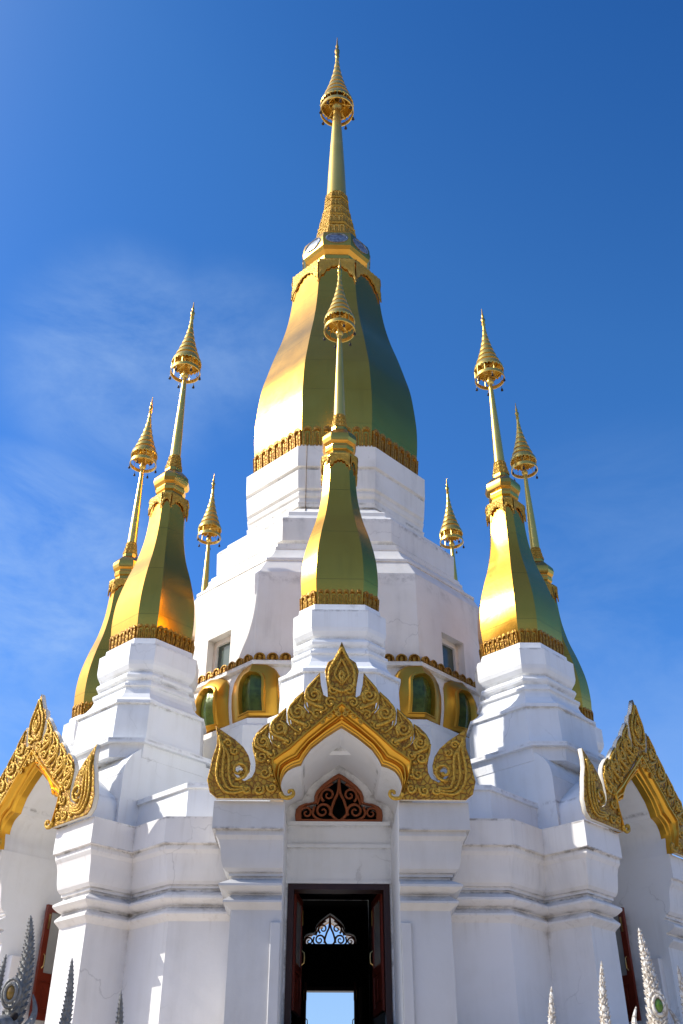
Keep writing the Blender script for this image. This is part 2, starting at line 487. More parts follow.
# ------------------------------------------------------------------ satellite stupa (built with its axis at the origin, outward = -Y)
SAT_R = 4.93
SAT_Z = 5.76
def make_satellite():
    root = empty('satellite_stupa', (0, 0, SAT_Z))
    WARP = [(0, 0), (12.97, 12.985), (13.5, 13.60), (13.92, 14.16), (16.12, 16.42), (17.9, 18.32)]
    def sh(bm):
        for v in bm.verts:
            for (a, b), (c, d) in zip(WARP, WARP[1:]):
                if a <= v.co.z <= c: v.co.z = b + (d - b) * (v.co.z - a) / (c - a); break
        bm.transform(Matrix.Translation((0, 0, -SAT_Z))); return bm
    bm = new()
    P = [(1.04, .66, 7.12), (1.06, .66, 7.34), (1.13, .71, 7.345), (1.13, .71, 7.42), (0.97, .58, 7.425), (0.95, .57, 8.10), (0.99, .59, 8.105), (0.99, .59, 8.16),
         (0.94, .56, 8.19), (0.86, .52, 8.26), (0.79, .48, 8.37), (0.765, .465, 8.45), (0.765, .465, 8.50), (0.80, .48, 8.515), (0.80, .48, 8.56), (0.72, .43, 8.58), (0.70, .42, 8.66),
         (0.755, .45, 8.69), (0.77, .46, 8.73), (0.755, .45, 8.77), (0.69, .415, 8.79), (0.69, .415, 8.83), (0.73, .44, 8.86), (0.77, .46, 8.93), (0.785, .47, 9.0), (0.785, .47, 9.32),
         (0.70, .43, 9.36), (0.69, .425, 9.47), (0.60, .37, 9.48)]
    loft(bm, [oct_pts(*q) for q in P], True, True)
    bmesh.ops.bevel(bm, geom=[e for e in bm.edges if e.calc_face_angle(0) > R(24)], offset=0.007, segments=1, affect='EDGES', clamp_overlap=True)
    plinth = build('plinth', sh(bm), M['white'], root, sharp=12)
    bm = new()                                    # hollow shoulder over the porch: two flanks, a rounded top, a pierced front
    prof = crom([(-0.30, 7.30), (-0.60, 7.29), (-0.80, 7.16), (-0.93, 6.98), (-0.97, 6.80)], 5)
    for s in (-1, 1):
        L = [(1.0, 7.30)] + prof + [(-0.97, 5.77), (1.0, 5.77)]
        a, b = sorted((s * 0.992, s * 1.03))
        loft(bm, [[Vector((a, y, z)) for y, z in L], [Vector((b, y, z)) for y, z in L]], True, True)
    cross = prof + [(y + 0.05, z - 0.04) for y, z in reversed(prof)]
    loft(bm, [[Vector((-0.991, y, z)) for y, z in cross], [Vector((0.991, y, z)) for y, z in cross]], True, True)
    for s in (-1, 1):
        L = [(0.99, 5.9), (0.99, 6.80), (0.36, 6.80), (0.45, 6.72), (0.65, 6.56), (0.86, 6.40), (0.94, 6.2)]
        loft(bm, [[Vector((s * x, -0.965, z)) for x, z in L], [Vector((s * x, -0.90, z)) for x, z in L]], True, True)
    build('shoulder', sh(bm), M['white'], root, sharp=35)
    ctrl = [(.628, 9.47), (.662, 9.80), (.672, 10.14), (.640, 10.55), (.545, 11.02), (.420, 11.5), (.338, 12.0), (.306, 12.5), (.300, 12.96)]
    pts, fn = bell_fn(ctrl, .61)
    bm = new()
    loft(bm, [oct_pts(a, a * .61, z) for a, z in pts], True, True)
    bell = build('bell', sh(bm), M['gold'], root, sharp=25)
    bm = new()
    petals(bm, [v for v in oct_pts(.622, .622 * .61, 9.455)], oct_pts(.650, .650 * .61, 9.77), (7, 3), 0.045)
    bm2 = sh(bm); build('petal_band', bm2, M['petal'], bell, sharp=40)
    bm = new()
    collar(bm, lambda z: oct_pts(*(lambda q: (q[1].x * 0 + abs(q[0].y) * 1.06 + 0.0, abs(q[1].x) * 1.06))(fn(min(z, 12.95))), z), 12.97, 0.40, 0.17, 0.026)
    build('carved_collar', sh(bm), M['carved_line'], bell, sharp=40)
    bm = new()
    q = .52
    loft(bm, [oct_pts(a, a * q, z) for a, z in ((.315, 12.94), (.325, 12.99), (.26, 13.01), (.24, 13.10), (.27, 13.12), (.28, 13.18), (.262, 13.20), (.262, 13.24), (.315, 13.27), (.335, 13.34),
                                              (.325, 13.42), (.27, 13.50), (.19, 13.58), (.155, 13.60), (.155, 13.66))], True, True)
    build('neck', sh(bm), M['gold_trim'], root, sharp=20)
    bm = new()
    for i, (a0, z) in enumerate(((.150, 13.65), (.128, 13.74), (.112, 13.83))):
        loft(bm, [oct_pts(a, a * .5, zz) for a, zz in ((a0, z), (a0 * 1.08, z + .025), (a0, z + .05), (a0 * .85, z + .09))], True, True)
        petals(bm, oct_pts(a0 * 1.05, a0 * .53, z + .01), oct_pts(a0 * .98, a0 * .5, z + .085), (2, 1), 0.012)
    build('leaf_rings', sh(bm), M['carved_line'], root, sharp=30)
    bm = new()
    lathe(bm, [(.118, 13.92), (.112, 14.1), (.098, 14.6), (.078, 15.2), (.055, 15.85), (.048, 16.12), (.075, 16.15), (.085, 16.2), (.06, 16.25), (.05, 16.30), (.03, 16.4), (.03, 17.9)], 16)
    build('pole', sh(bm), M['gold_spire'], root, sharp=40)
    umbrella(root, .325, 16.88 - SAT_Z, 18.32 - SAT_Z, 18.86 - SAT_Z, 6, (16.60 - SAT_Z, .335))
    return root

def az_loc(az, r, z): return (r * math.sin(R(az)), -r * math.cos(R(az)), z)

sat = make_satellite()
SATS = [(0, 'gold bell stupa on white plinth, front and centre, standing right behind the middle gable'),
        (-45, 'gold bell stupa on white plinth above the left gable, its left face in full sun'),
        (45, 'gold bell stupa on white plinth above the right gable with a white-hot sun streak'),
        (-90, 'gold bell stupa half hidden behind the left front stupa, at the far left edge'),
        (90, 'shaded gold bell stupa half hidden behind the right front stupa, at the far right edge'),
        (-135, 'thin gold spire peeking over the white drum left of the big tower'),
        (135, 'thin gold spire peeking over the white drum right of the big tower')]
for i, (az, lab) in enumerate(SATS):
    o = sat if i == 0 else copy_tree(sat)
    o.location = az_loc(az, SAT_R, SAT_Z); o.rotation_euler = (R((0, .08, -.1, .1, -.1, .15, -.1)[i]), R((0, .12, .1, .1, 0, .45, .3)[i]), R(az + (0, .8, -.6, 1, -.8, 0, .5)[i]))
    tag(o, lab, 'stupa', 'small gold stupas around the main tower')

# ------------------------------------------------------------------ porch (built round the building axis, outward = -Y)
FLOOR = 3.12
SILL = 3.44
TERR = 2.40
PA = 5.8                                # where the porch empty stands
OUT = [(0.0, 8.131), (0.062, 7.976), (0.118, 7.860), (0.208, 7.796), (0.251, 7.665), (0.235, 7.561), (0.213, 7.419), (0.200, 7.25), (0.265, 7.29), (0.303, 7.444), (0.322, 7.64), (0.397, 7.545), (0.483, 7.444), (0.523, 7.356), (0.500, 7.216), (0.468, 7.01), (0.538, 7.10), (0.549, 7.356), (0.68, 7.231), (0.745, 7.132), (0.733, 6.97), (0.710, 6.78), (0.788, 6.875), (0.795, 7.101), (0.895, 7.007), (0.979, 6.899), (0.978, 6.744), (0.972, 6.55), (1.038, 6.62), (1.028, 6.867), (1.107, 6.819), (1.205, 6.714), (1.25, 6.625), (1.259, 6.533), (1.226, 6.383), (1.202, 6.265), (1.205, 6.162), (1.244, 6.077), (1.341, 6.023), (1.442, 6.063), (1.51, 6.148), (1.48, 6.222), (1.424, 6.242), (1.372, 6.19), (1.391, 6.153), (1.426, 6.176), (1.452, 6.133), (1.399, 6.077), (1.33, 6.077), (1.278, 6.148), (1.27, 6.265), (1.305, 6.383), (1.382, 6.502), (1.504, 6.611), (1.657, 6.714), (1.795, 6.812), (1.762, 6.655), (1.76, 6.523), (1.808, 6.354), (1.827, 6.206), (1.86, 6.035), (1.812, 5.86), (1.707, 5.780)]
INN = [(0.0, 7.185), (0.362, 6.852), (0.775, 6.487), (0.885, 6.406), (0.993, 6.319), (0.943, 6.105), (0.836, 5.839), (0.806, 5.780)]
ARC = [(0.0, 6.878), (0.04, 6.856), (0.233, 6.726), (0.439, 6.553), (0.54, 6.4), (0.567, 6.323), (0.64, 6.305), (0.698, 6.279), (0.76, 6.24), (0.798, 6.192), (0.825, 6.14), (0.843, 6.076), (0.845, 6.01), (0.832, 5.955), (0.815, 5.90), (0.800, 5.772)]
TRE = [(0.0, 6.739), (0.09, 6.69), (0.174, 6.626), (0.27, 6.55), (0.352, 6.458), (0.385, 6.37), (0.382, 6.296), (0.429, 6.262), (0.50, 6.268), (0.557, 6.249), (0.62, 6.22), (0.662, 6.168), (0.675, 6.08), (0.665, 5.990)]
PROF = [(0.0, 4.42), (0.03, 4.45), (0.075, 4.48), (0.10, 4.50), (0.10, 4.525), (0.005, 4.605), (0.005, 4.625), (0.04, 4.63), (0.085, 4.645), (0.15, 4.68), (0.165, 4.695), (0.165, 4.725), (0.015, 4.81), (0.015, 4.84),
        (0.05, 4.845), (0.05, 4.885), (0.085, 4.89), (0.125, 4.93), (0.150, 5.0), (0.165, 5.10), (0.178, 5.20), (0.205, 5.28), (0.240, 5.325), (0.245, 5.335), (0.245, 5.40), (0.295, 5.405), (0.295, 5.775)]
ARCR = resample(ARC, 40)
GY = 6.85                              # front plane of the gable
def make_porch(inward):
    root = empty('entrance_porch', (0, -PA, TERR))
    inv = Matrix.Translation((0, PA, -TERR))
    def sh(bm): bm.transform(inv); return bm
    def lean(bm):
        for v in bm.verts:
            h = max(0.0, v.co.z - 5.78)
            v.co.y -= h * 0.06; v.co.z -= h * 0.012
        return bm
    OUTL, INL = OUT, INN
    AF = 6.45
    for s in (-1, 1):
        bm = new()
        rings = []
        prof = [(0.06, 2.3), (0.06, 2.72), (0.0, 2.75)] + PROF
        for o, z in prof:
            r = [Vector((0.785, -4.98, z)), Vector((0.785, -(AF + o), z)), Vector((1.46 + o, -(AF + o), z)), Vector((1.46 + o, -4.98, z))]
            if s < 0: r = [Vector((-p.x, p.y, p.z)) for p in r]
            rings.append(r)
        loft(bm, rings, True, True)
        bmesh.ops.bevel(bm, geom=[e for e in bm.edges if e.calc_face_angle(0) > R(60)], offset=0.010, segments=1, affect='EDGES', clamp_overlap=True)
        bmesh.ops.recalc_face_normals(bm, faces=bm.faces[:])
        for f in bm.faces:
            if abs(f.normal.x + s) < 0.05 and abs(abs(f.calc_center_median().x) - 0.785) < 0.02: f.material_index = 1
        pil = build('pillar', sh(bm), [M['white_shaded'] if inward else M['white_low'], M['white']], root, sharp=17)
        bm = new()
        if inward: x0, x1, y0, y1 = 0.79, 0.925, -6.49, -6.40
        else: x0, x1, y0, y1 = 0.65, 0.787, -6.32, -6.05
        if s < 0: x0, x1 = -x1, -x0
        box(bm, x0, x1, y0, y1, 2.75, 4.27)
        bmesh.ops.bevel(bm, geom=bm.edges[:], offset=0.010, segments=1, affect='EDGES')
        build('pilaster', sh(bm), M['white_shaded'] if inward else M['white_low'], pil)
    # roof vault following the trefoil arch
    bm = new()
    top = [(0.0, 7.02), (0.25, 6.90), (0.50, 6.74), (0.70, 6.58), (0.92, 6.40), (0.975, 6.20), (0.985, 5.777)]
    lo = [(-x, z) for x, z in reversed(ARCR[1:])] + ARCR
    hi = resample(crom(top, 5), 40)
    hi = [(-x, z) for x, z in reversed(hi[1:])] + hi
    v = {}
    for key, L, y in (('lf', lo, -6.70), ('lb', lo, -5.02), ('hf', hi, -6.70), ('hb', hi, -5.02)):
        v[key] = [bm.verts.new((x, y, z)) for x, z in L]
    for a, b in (('lf', 'lb'), ('hf', 'hb'), ('lf', 'hf'), ('lb', 'hb')):
        for i in range(len(lo) - 1):
            bm.faces.new((v[a][i], v[a][i + 1], v[b][i + 1], v[b][i]))
    for i in (0, -1): bm.faces.new((v['lf'][i], v['lb'][i], v['hb'][i], v['hf'][i]))
    build('roof_vault', sh(bm), M['white'], root, sharp=35)
    # door wall with doorway and carved fretwork opening
    sc = lambda L, k, cz: [(x * k, cz + (z - cz) * k) for x, z in L]
    hole = mirror(sc(TRE, 0.93, 6.25))
    wall = [(-0.99, 2.3), (-0.75, 2.3), (-0.75, 5.08), (0.75, 5.08), (0.75, 2.3), (0.99, 2.3), (0.99, 7.25), (-0.99, 7.25)]
    bm = fill2d([wall, hole], 0.22)
    bm.transform(Matrix.Translation((0, -4.94, 0)))
    build('door_wall', sh(bm), M['white'], root)
    bm = new()
    for z0, z1, d in ((5.60, 5.65, 0.05), (5.93, 5.985, 0.07), (5.085, 5.13, .03)):
        box(bm, -0.783, 0.783, -5.05 - d, -5.045, z0, z1)
    build('lintel_moulding', sh(bm), M['white'], root)
    # fretwork panel
    bm = fill2d([mirror(TRE), mirror(sc(TRE, 0.86, 6.22))], 0.07, 0.012)
    bm.transform(Matrix.Translation((0, -5.09, 0)))
    fr = build('fretwork_panel', sh(bm), M['redbrown'], root)
    bm = new()
    def sc_tube(L, r, y=-5.09): tube(bm, [(x, y, z) for x, z in L], r, 5)
    for s in (-1, 1):
        sc_tube([(s * x, z) for x, z in spiral(0.50, 6.12, 0.105, 1.4, -0.6, 1)], lambda t: 0.024 - 0.012 * t)
        sc_tube([(s * x, z) for x, z in spiral(0.25, 6.15, 0.13, 1.5, -2.6, -1)], lambda t: 0.026 - 0.013 * t)
        sc_tube([(s * x, z) for x, z in spiral(0.17, 6.40, 0.12, 1.4, -1.0, 1)], lambda t: 0.025 - 0.012 * t)
        sc_tube([(s * x, z) for x, z in crom([(0.02, 6.0), (0.12, 6.12), (0.08, 6.30), (0.02, 6.44), (0.0, 6.66)], 6)], 0.024)
        sc_tube([(s * x, z) for x, z in crom([(0.10, 6.0), (0.30, 6.02), (0.40, 6.10), (0.38, 6.22)], 6)], 0.022)
        sc_tube([(s * x, z) for x, z in crom([(0.34, 6.25), (0.30, 6.36), (0.22, 6.50), (0.10, 6.58)], 6)], 0.02)
    build('scrollwork', sh(bm), M['redbrown'], fr, smooth=True)
    # door frame, leaves folded outwards
    bm = new()
    for s in (-1, 1):
        a, b = sorted((s * 0.66, s * 0.752)); box(bm, a, b, -5.075, -4.80, 2.4, 5.082)
    box(bm, -0.66, 0.66, -5.07, -4.80, 5.00, 5.082)
    build('door_frame', sh(bm), M['wood_dark'], root)
    for s in (-1, 1):
        leaf = bpy.data.objects.new('door_leaf', None)
        bm = new()
        W, H = 0.80, 1.62                      # hinge at x=0, leaf runs to x=W; z from 0
        rails = ((0, W, 0, 0.10), (0, W, 0.52, 0.64), (0, W, H - 0.10, H))
        for x0, x1, z0, z1 in rails: box(bm, x0 + 0.101, x1 - 0.101, -0.024, 0.024, z0, z1)
        box(bm, 0, 0.10, -0.025, 0.025, 0, H); box(bm, W - 0.10, W, -0.025, 0.025, 0, H)
        box(bm, 0.10, W - 0.10, -0.008, 0.008, 0.10, 0.52)
        for x0, x1 in ((0.15, 0.38), (0.42, 0.65)): box(bm, x0, x1, -0.018, 0.018, 0.16, 0.46)
        if inward: mtx = Matrix.Translation((s * 0.655, -4.77, SILL)) @ Matrix.Rotation(R(90 + s * 7), 4, 'Z')
        else: mtx = Matrix.Translation((s * 0.75, -5.085, SILL)) @ Matrix.Rotation(R(-90 - s * 9), 4, 'Z')
        bm.transform(mtx)
        lf = build('door_leaf', sh(bm), M['wood'], root)
        bm = new(); box(bm, 0.10, W - 0.10, -0.006, 0.006, 0.64, H - 0.10); bm.transform(mtx)
        build('glass_pane', sh(bm), M['glass_grey'], lf)
        for sy in (-1, 1):
            bm = new(); box(bm, W - 0.075, W - 0.045, sy * 0.030 - 0.006, sy * 0.030 + 0.006, H - 0.36, H - 0.14)
            bm.transform(mtx); build('door_bolt', sh(bm), M['brass'], lf)
            bm = new()
            tube(bm, [(W - 0.06, sy * 0.022, 0.70), (W - 0.06, sy * 0.06, 0.73), (W - 0.06, sy * 0.065, 0.80), (W - 0.06, sy * 0.06, 0.87), (W - 0.06, sy * 0.022, 0.90)], 0.010, 6)
            bm.transform(mtx); build('door_handle', sh(bm), M['brass'], lf)
    bm = new()
    box(bm, -0.784, 0.784, -5.6, -4.6, 2.3, FLOOR); box(bm, -0.784, 0.784, -6.2, -5.601, 2.3, 2.80)
    build('threshold', sh(bm), M['tile'], root)
    # ---- the carved gable
    I0 = resample(INN, 40)
    IP = [(p[0] + (q[0] - p[0]) * 0.08, p[1] + (q[1] - p[1]) * 0.08) for p, q in zip(I0, ARCR)]
    bm = fill2d([OUT + IP[::-1], ], 0.09, 0.010)
    bm2 = fill2d([[(-x, z) for x, z in (OUT + IP[::-1])]], 0.09, 0.010)
    me = bpy.data.meshes.new('t'); bm2.to_mesh(me); bm2.free(); bm.from_mesh(me); bpy.data.meshes.remove(me)
    bmesh.ops.remove_doubles(bm, verts=bm.verts[:], dist=1e-4)
    bm.transform(Matrix.Translation((0, -GY + 0.045, 0)))
    bm.normal_update()
    for f in bm.faces:
        if abs(f.normal.y) < 0.5: f.material_index = 1
    gable = build('gable', sh(lean(bm)), [M['carved'], M['gable_edge']], root)
    # splayed soffit band from the front edge back to the arch
    bm = new()
    I = resample(INN, 40); A = ARCR
    rows = []
    for i in range(40):
        p, q = Vector((I[i][0], 0, I[i][1])), Vector((A[i][0], 0, A[i][1]))
        col_ = []
        for t, y in ((0, -GY - 0.012), (0.07, -GY - 0.04), (0.15, -GY - 0.04), (0.18, -GY + 0.0), (0.52, -GY + 0.05), (0.56, -GY + 0.015), (0.64, -GY + 0.02), (0.67, -GY + 0.07), (0.80, -GY + 0.10), (0.83, -GY + 0.06), (0.93, -GY + 0.07), (0.95, -GY + 0.12), (1.0, -GY + 0.13), (1.0, -GY + 0.24)):
            c = p.lerp(q, t); c.y = y; col_.append(c)
        rows.append(col_)
    for s in (1, -1):
        vs = [[bm.verts.new((s * c.x, c.y, c.z)) for c in r] for r in rows]
        for a, b in zip(vs, vs[1:]):
            for j in range(len(a) - 1): bm.faces.new((a[j], b[j], b[j + 1], a[j + 1]))
    bmesh.ops.remove_doubles(bm, verts=bm.verts[:], dist=1e-5)
    build('soffit_band', sh(lean(bm)), M['gold_paint'], gable, sharp=32)
    # relief scrolls on the face
    bm = new()
    yf = -GY - 0.004
    def T(L, r, sides=6): 
        for s in (-1, 1): tube(bm, [(s * x, yf - 0.008, z) for x, z in L], (lambda t: 1.28 * r(t)) if callable(r) else 1.28 * r, sides)
    flames = [((0.317, 7.58), (0.40, 7.28), 0.10), ((0.549, 7.31), (0.63, 7.02), 0.105), ((0.795, 7.06), (0.88, 6.78), 0.10), ((1.028, 6.82), (1.11, 6.58), 0.085)]
    for (tx, tz), (cx, cz), r in flames:
        T(spiral(cx + 0.0, cz, r, 1.5, 0.5, -1), lambda t: 0.020 * (1 - 0.45 * t))
        T(crom([(tx + 0.01, tz), (tx + 0.10, tz - 0.10), (cx + r * 1.05, cz + 0.08), (cx + r * 1.2, cz - 0.06), (cx + 0.02, cz - r * 1.35), (cx - 0.14, cz - 0.20)], 6), lambda t: 0.010 + 0.014 * t)
        T(crom([(tx + 0.03, tz - 0.06), (tx + 0.07, tz - 0.17), (cx + 0.0, cz + r * 1.0), (cx - r * 0.95, cz + 0.02), (cx - r * 0.7, cz - 0.10)], 6), lambda t: 0.010 + 0.010 * t)
        T(spiral(cx - 0.12, cz - 0.20, 0.06, 1.2, 2.0, 1, 16), lambda t: 0.014 * (1 - 0.4 * t))
        T(crom([(cx + 0.14, cz - 0.02), (cx + 0.10, cz - 0.20), (cx - 0.02, cz - 0.30)], 6), 0.012)
    # apex leaf
    T(crom([(0.0, 8.02), (0.08, 7.86), (0.17, 7.70), (0.19, 7.52), (0.15, 7.40), (0.0, 7.33)], 6), 0.018)
    T(crom([(0.0, 7.84), (0.06, 7.72), (0.10, 7.58), (0.0, 7.46)], 6), 0.016)
    T(spiral(0.11, 7.36, 0.075, 1.4, 1.5, -1, 18), lambda t: 0.017 * (1 - 0.4 * t))
    T(crom([(0.0, 7.66), (0.03, 7.58), (0.0, 7.50)], 4), 0.022)
    T(spiral(0.16, 7.17, 0.085, 1.4, 2.6, -1, 18), lambda t: 0.018 * (1 - 0.4 * t))
    T(spiral(0.36, 6.99, 0.07, 1.3, 2.6, -1, 18), lambda t: 0.016 * (1 - 0.4 * t))
    # running beads and buds above the soffit band
    for i in range(3, 36, 2):
        t = I[i] if i < 40 else I[-1]
        T([(t[0] + 0.03, t[1] + 0.045), (t[0] + 0.055, t[1] + 0.07)], 0.02, 5)
    for cx, cz, r, a, sg in ((0.07, 7.06, 0.055, 1.5, -1), (0.17, 6.96, 0.05, 2.6, -1), (0.27, 6.87, 0.04, 2.6, -1), (0.05, 6.98, 0.04, 0.0, 1)):
        for s in (-1, 1): tube(bm, [(s * x, -GY - 0.02, z) for x, z in spiral(cx, cz, r, 1.3, a, sg, 16)], lambda t: 0.018 * (1 - 0.4 * t), 6)
    # wing scroll: nested swooshes and volute rim
    T(spiral(1.425, 6.17, 0.135, 1.25, -1.2, -1, 26, 0.25), lambda t: 0.018)
    for k, off in enumerate((0.05, 0.13, 0.21)):
        T(crom([(1.772 - 0.03 - off * 0.35, 6.70 - off * 0.9), (1.735 - off * 0.7, 6.50 - off * 0.5), (1.78 - off, 6.25), (1.77 - off, 6.03 + off * 0.3), (1.64 - off * 0.6, 5.85 + off * 0.55), (1.45, 5.83 + off * 0.5), (1.27 + off * 0.3, 5.90 + off * 0.2)], 7), lambda t: 0.020 - 0.006 * t)
    for cx, cz, r, a, sg in ((1.60, 6.55, 0.06, 0, 1), (1.50, 6.44, 0.06, 1, -1), (1.12, 6.36, 0.085, 0.6, -1), (1.06, 6.13, 0.085, 2.2, 1), (0.96, 5.93, 0.07, 0.3, -1), (1.14, 5.90, 0.075, 2.4, 1), (1.30, 5.90, 0.06, 0.5, -1)):
        T(spiral(cx, cz, r, 1.4, a, sg, 18), lambda t: 0.017 * (1 - 0.4 * t))
    # small curl at the springing of the arch
    T(crom([(0.84, 5.86), (0.80, 5.80), (0.72, 5.79), (0.665, 5.83), (0.672, 5.885), (0.72, 5.885), (0.72, 5.85)], 6), lambda t: 0.026 - 0.010 * t)
    build('relief_scrolls', sh(lean(bm)), M['carved_line'], gable, smooth=True)
    return root

porch = make_porch(True); side_porch = make_porch(False)
PORCH = [(0, 'front entrance porch with golden flame gable and open dark doorway in the middle'),
         (-45, 'left porch whose golden gable glows in the sun, red door leaf inside'),
         (45, 'right porch whose golden gable is in shade, dark red door leaf inside'),
         (180, 'far porch with bright doorway and fretwork seen through the dark front door')]
for i, (az, lab) in enumerate(PORCH):
    o = (porch, side_porch, None, None)[i] or copy_tree(side_porch if i == 2 else porch)
    o.location = az_loc(az, PA, TERR); o.rotation_euler = (0, 0, R(az))
    tag(o, lab, 'porch', 'gabled entrance porches of the temple')

# ------------------------------------------------------------------ the central stupa
def sweep(bm, path, prof, inner):
    """wall of the given profile (offset outward, z) along an open plan path, solid to 'inner' behind it"""
    n = len(path)
    dirs = [(Vector(path[i + 1]) - Vector(path[i])).normalized() for i in range(n - 1)]
    nor = [Vector((d.y, -d.x)) for d in dirs]
    mit = []
    for i in range(n):
        if i == 0: m = nor[0]
        elif i == n - 1: m = nor[-1]
        else:
            m = (nor[i - 1] + nor[i]); m = m / m.dot(nor[i])
        mit.append(m)
    cross = [(o, z) for o, z in prof] + [(-inner, prof[-1][1]), (-inner, prof[0][1])]
    rings = [[Vector((path[i][0] + mit[i].x * o, path[i][1] + mit[i].y * o, z)) for o, z in cross] for i in range(n)]
    loft(bm, rings, True, True)

central = empty('central_stupa', (0, 0, TERR))
tag(central, 'tall octagonal white tower crowned by the largest gold bell and spire', 'temple tower')
cinv = Matrix.Translation((0, 0, -TERR))
CW = [(0, 0), (23.02, 23.04), (24.1, 24.28), (25.15, 25.5), (26.85, 27.38), (31.35, 32.2), (34.4, 35.3)]
def csh(bm):
    for v in bm.verts:
        for (a, b), (c, d) in zip(CW, CW[1:]):
            if a <= v.co.z <= c: v.co.z = b + (d - b) * (v.co.z - a) / (c - a); break
    bm.transform(cinv); return bm

AW = 5.73
TV = math.tan(R(22.5))
def vert(az, A): r = A / math.cos(R(22.5)); return (r * math.sin(R(az)), -r * math.cos(R(az)))
def on_face(az, A, t):          # point on face az, tangential offset t towards growing azimuth
    return (A * math.sin(R(az)) + t * math.cos(R(az)), -A * math.cos(R(az)) + t * math.sin(R(az)))
wprof = [(0.05, 2.3), (0.05, 2.715), (0.0, 2.745)] + [(o, z - 0.004) for o, z in PROF]
faces_with_porch = [-45, 0, 45, 180]
bm = new()
t0 = 1.36
sweep(bm, [on_face(-45, AW, t0), vert(-22.5, AW), on_face(0, AW, -t0)], wprof, 0.75)
sweep(bm, [on_face(0, AW, t0), vert(22.5, AW), on_face(45, AW, -t0)], wprof, 0.75)
sweep(bm, [on_face(45, AW, t0), vert(67.5, AW), vert(112.5, AW), vert(157.5, AW), on_face(180, AW, -t0)], wprof, 0.75)
sweep(bm, [on_face(180, AW, t0), vert(202.5, AW), vert(247.5, AW), vert(292.5, AW), on_face(-45, AW, -t0)], wprof, 0.75)
bmesh.ops.bevel(bm, geom=[e for e in bm.edges if e.is_valid and e.calc_face_angle(0) > R(60)], offset=0.010, segments=1, affect='EDGES', clamp_overlap=True)
build('podium_wall', csh(bm), M['white_low'], central, sharp=17)
bm = new()                               # low parapet tier behind the cornice
tp = [(0.0, 5.75), (0.0, 6.34), (0.04, 6.345), (0.04, 6.42)]
AT = 5.52
sweep(bm, [on_face(-45, AT, 0.9), vert(-22.5, AT), on_face(0, AT, -0.9)], tp, 1.6)
sweep(bm, [on_face(0, AT, 0.9), vert(22.5, AT), on_face(45, AT, -0.9)], tp, 1.6)
sweep(bm, [on_face(45, AT, 0.9), vert(67.5, AT), vert(112.5, AT), vert(157.5, AT), on_face(180, AT, -1.1)], tp, 1.6)
sweep(bm, [on_face(180, AT, 1.1), vert(202.5, AT), vert(247.5, AT), vert(292.5, AT), on_face(-45, AT, -0.9)], tp, 1.6)
build('parapet', csh(bm), M['white'], central)
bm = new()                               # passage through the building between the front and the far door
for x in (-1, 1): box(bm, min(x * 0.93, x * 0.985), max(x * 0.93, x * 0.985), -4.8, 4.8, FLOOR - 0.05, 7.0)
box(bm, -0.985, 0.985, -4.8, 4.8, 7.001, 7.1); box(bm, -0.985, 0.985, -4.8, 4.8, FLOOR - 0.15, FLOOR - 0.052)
for y in (-4.815, 4.815):  # dark sheets behind the door walls imitate the shade indoors
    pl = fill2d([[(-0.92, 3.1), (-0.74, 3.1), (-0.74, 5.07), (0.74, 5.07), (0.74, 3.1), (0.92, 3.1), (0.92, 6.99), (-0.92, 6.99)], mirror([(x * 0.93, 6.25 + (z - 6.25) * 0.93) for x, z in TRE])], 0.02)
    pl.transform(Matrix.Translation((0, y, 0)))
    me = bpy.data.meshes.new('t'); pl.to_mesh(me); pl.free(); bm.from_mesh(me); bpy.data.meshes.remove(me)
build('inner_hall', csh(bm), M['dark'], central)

# drum and stepped plinth
D1 = [(3.40, 1.70, 7.12), (3.40, 1.70, 8.20), (3.29, 1.64, 8.28), (3.29, 1.64, 8.38), (3.20, 1.60, 8.40), (3.17, 1.57, 8.44)]
BUL = [(3.17 + 0.07 * math.sin(math.pi * t), 1.57 + 0.03 * math.sin(math.pi * t), 8.44 + 1.02 * t) for t in [i / 8 for i in range(1, 8)]]
D2 = [(3.17, 1.57, 9.46), (3.25, 1.61, 9.48), (3.25, 1.61, 9.56), (3.15, 1.58, 9.60)]
bm = new()
loft(bm, [oct_pts(*q) for q in D1 + BUL + D2])
build('drum_base', csh(bm), M['white_drum'], central, sharp=25)
DA, DB, DZ0, DZ1 = 3.15, 1.58, 9.60, 11.56
bm = new()
lo, hi = oct_pts(DA, DB, DZ0), oct_pts(DA, DB, DZ1)
WIN = []
for k in range(8):
    l = (k + 1) % 8
    p00, p10, p11, p01 = lo[k], lo[l], hi[l], hi[k]
    if k not in (1, 7):
        bm.faces.new([bm.verts.new(p) for p in (p00, p10, p11, p01)]); continue
    ex = (p10 - p00); W = ex.length; ex.normalize()
    nrm = ex.cross(Vector((0, 0, 1)))
    u = [0, W / 2 - 0.36, W / 2 + 0.36, W]; vv = [DZ0, 9.66, 10.52, DZ1]
    g = [[bm.verts.new(p00 + ex * a + Vector((0, 0, z - DZ0))) for a in u] for z in vv]
    for i in range(3):
        for j in range(3):
            if i == 1 and j == 1: continue
            bm.faces.new((g[i][j], g[i][j + 1], g[i + 1][j + 1], g[i + 1][j]))
    ring = [g[1][1], g[1][2], g[2][2], g[2][1]]
    back = [bm.verts.new(v.co - nrm * 0.24) for v in ring]
    for i in range(4): bm.faces.new((ring[i], ring[(i + 1) % 4], back[(i + 1) % 4], back[i]))
    WIN.append((p00 + ex * (W / 2), ex, nrm))
bmesh.ops.remove_doubles(bm, verts=bm.verts[:], dist=1e-4)
build('drum', csh(bm), M['white_drum'], central)
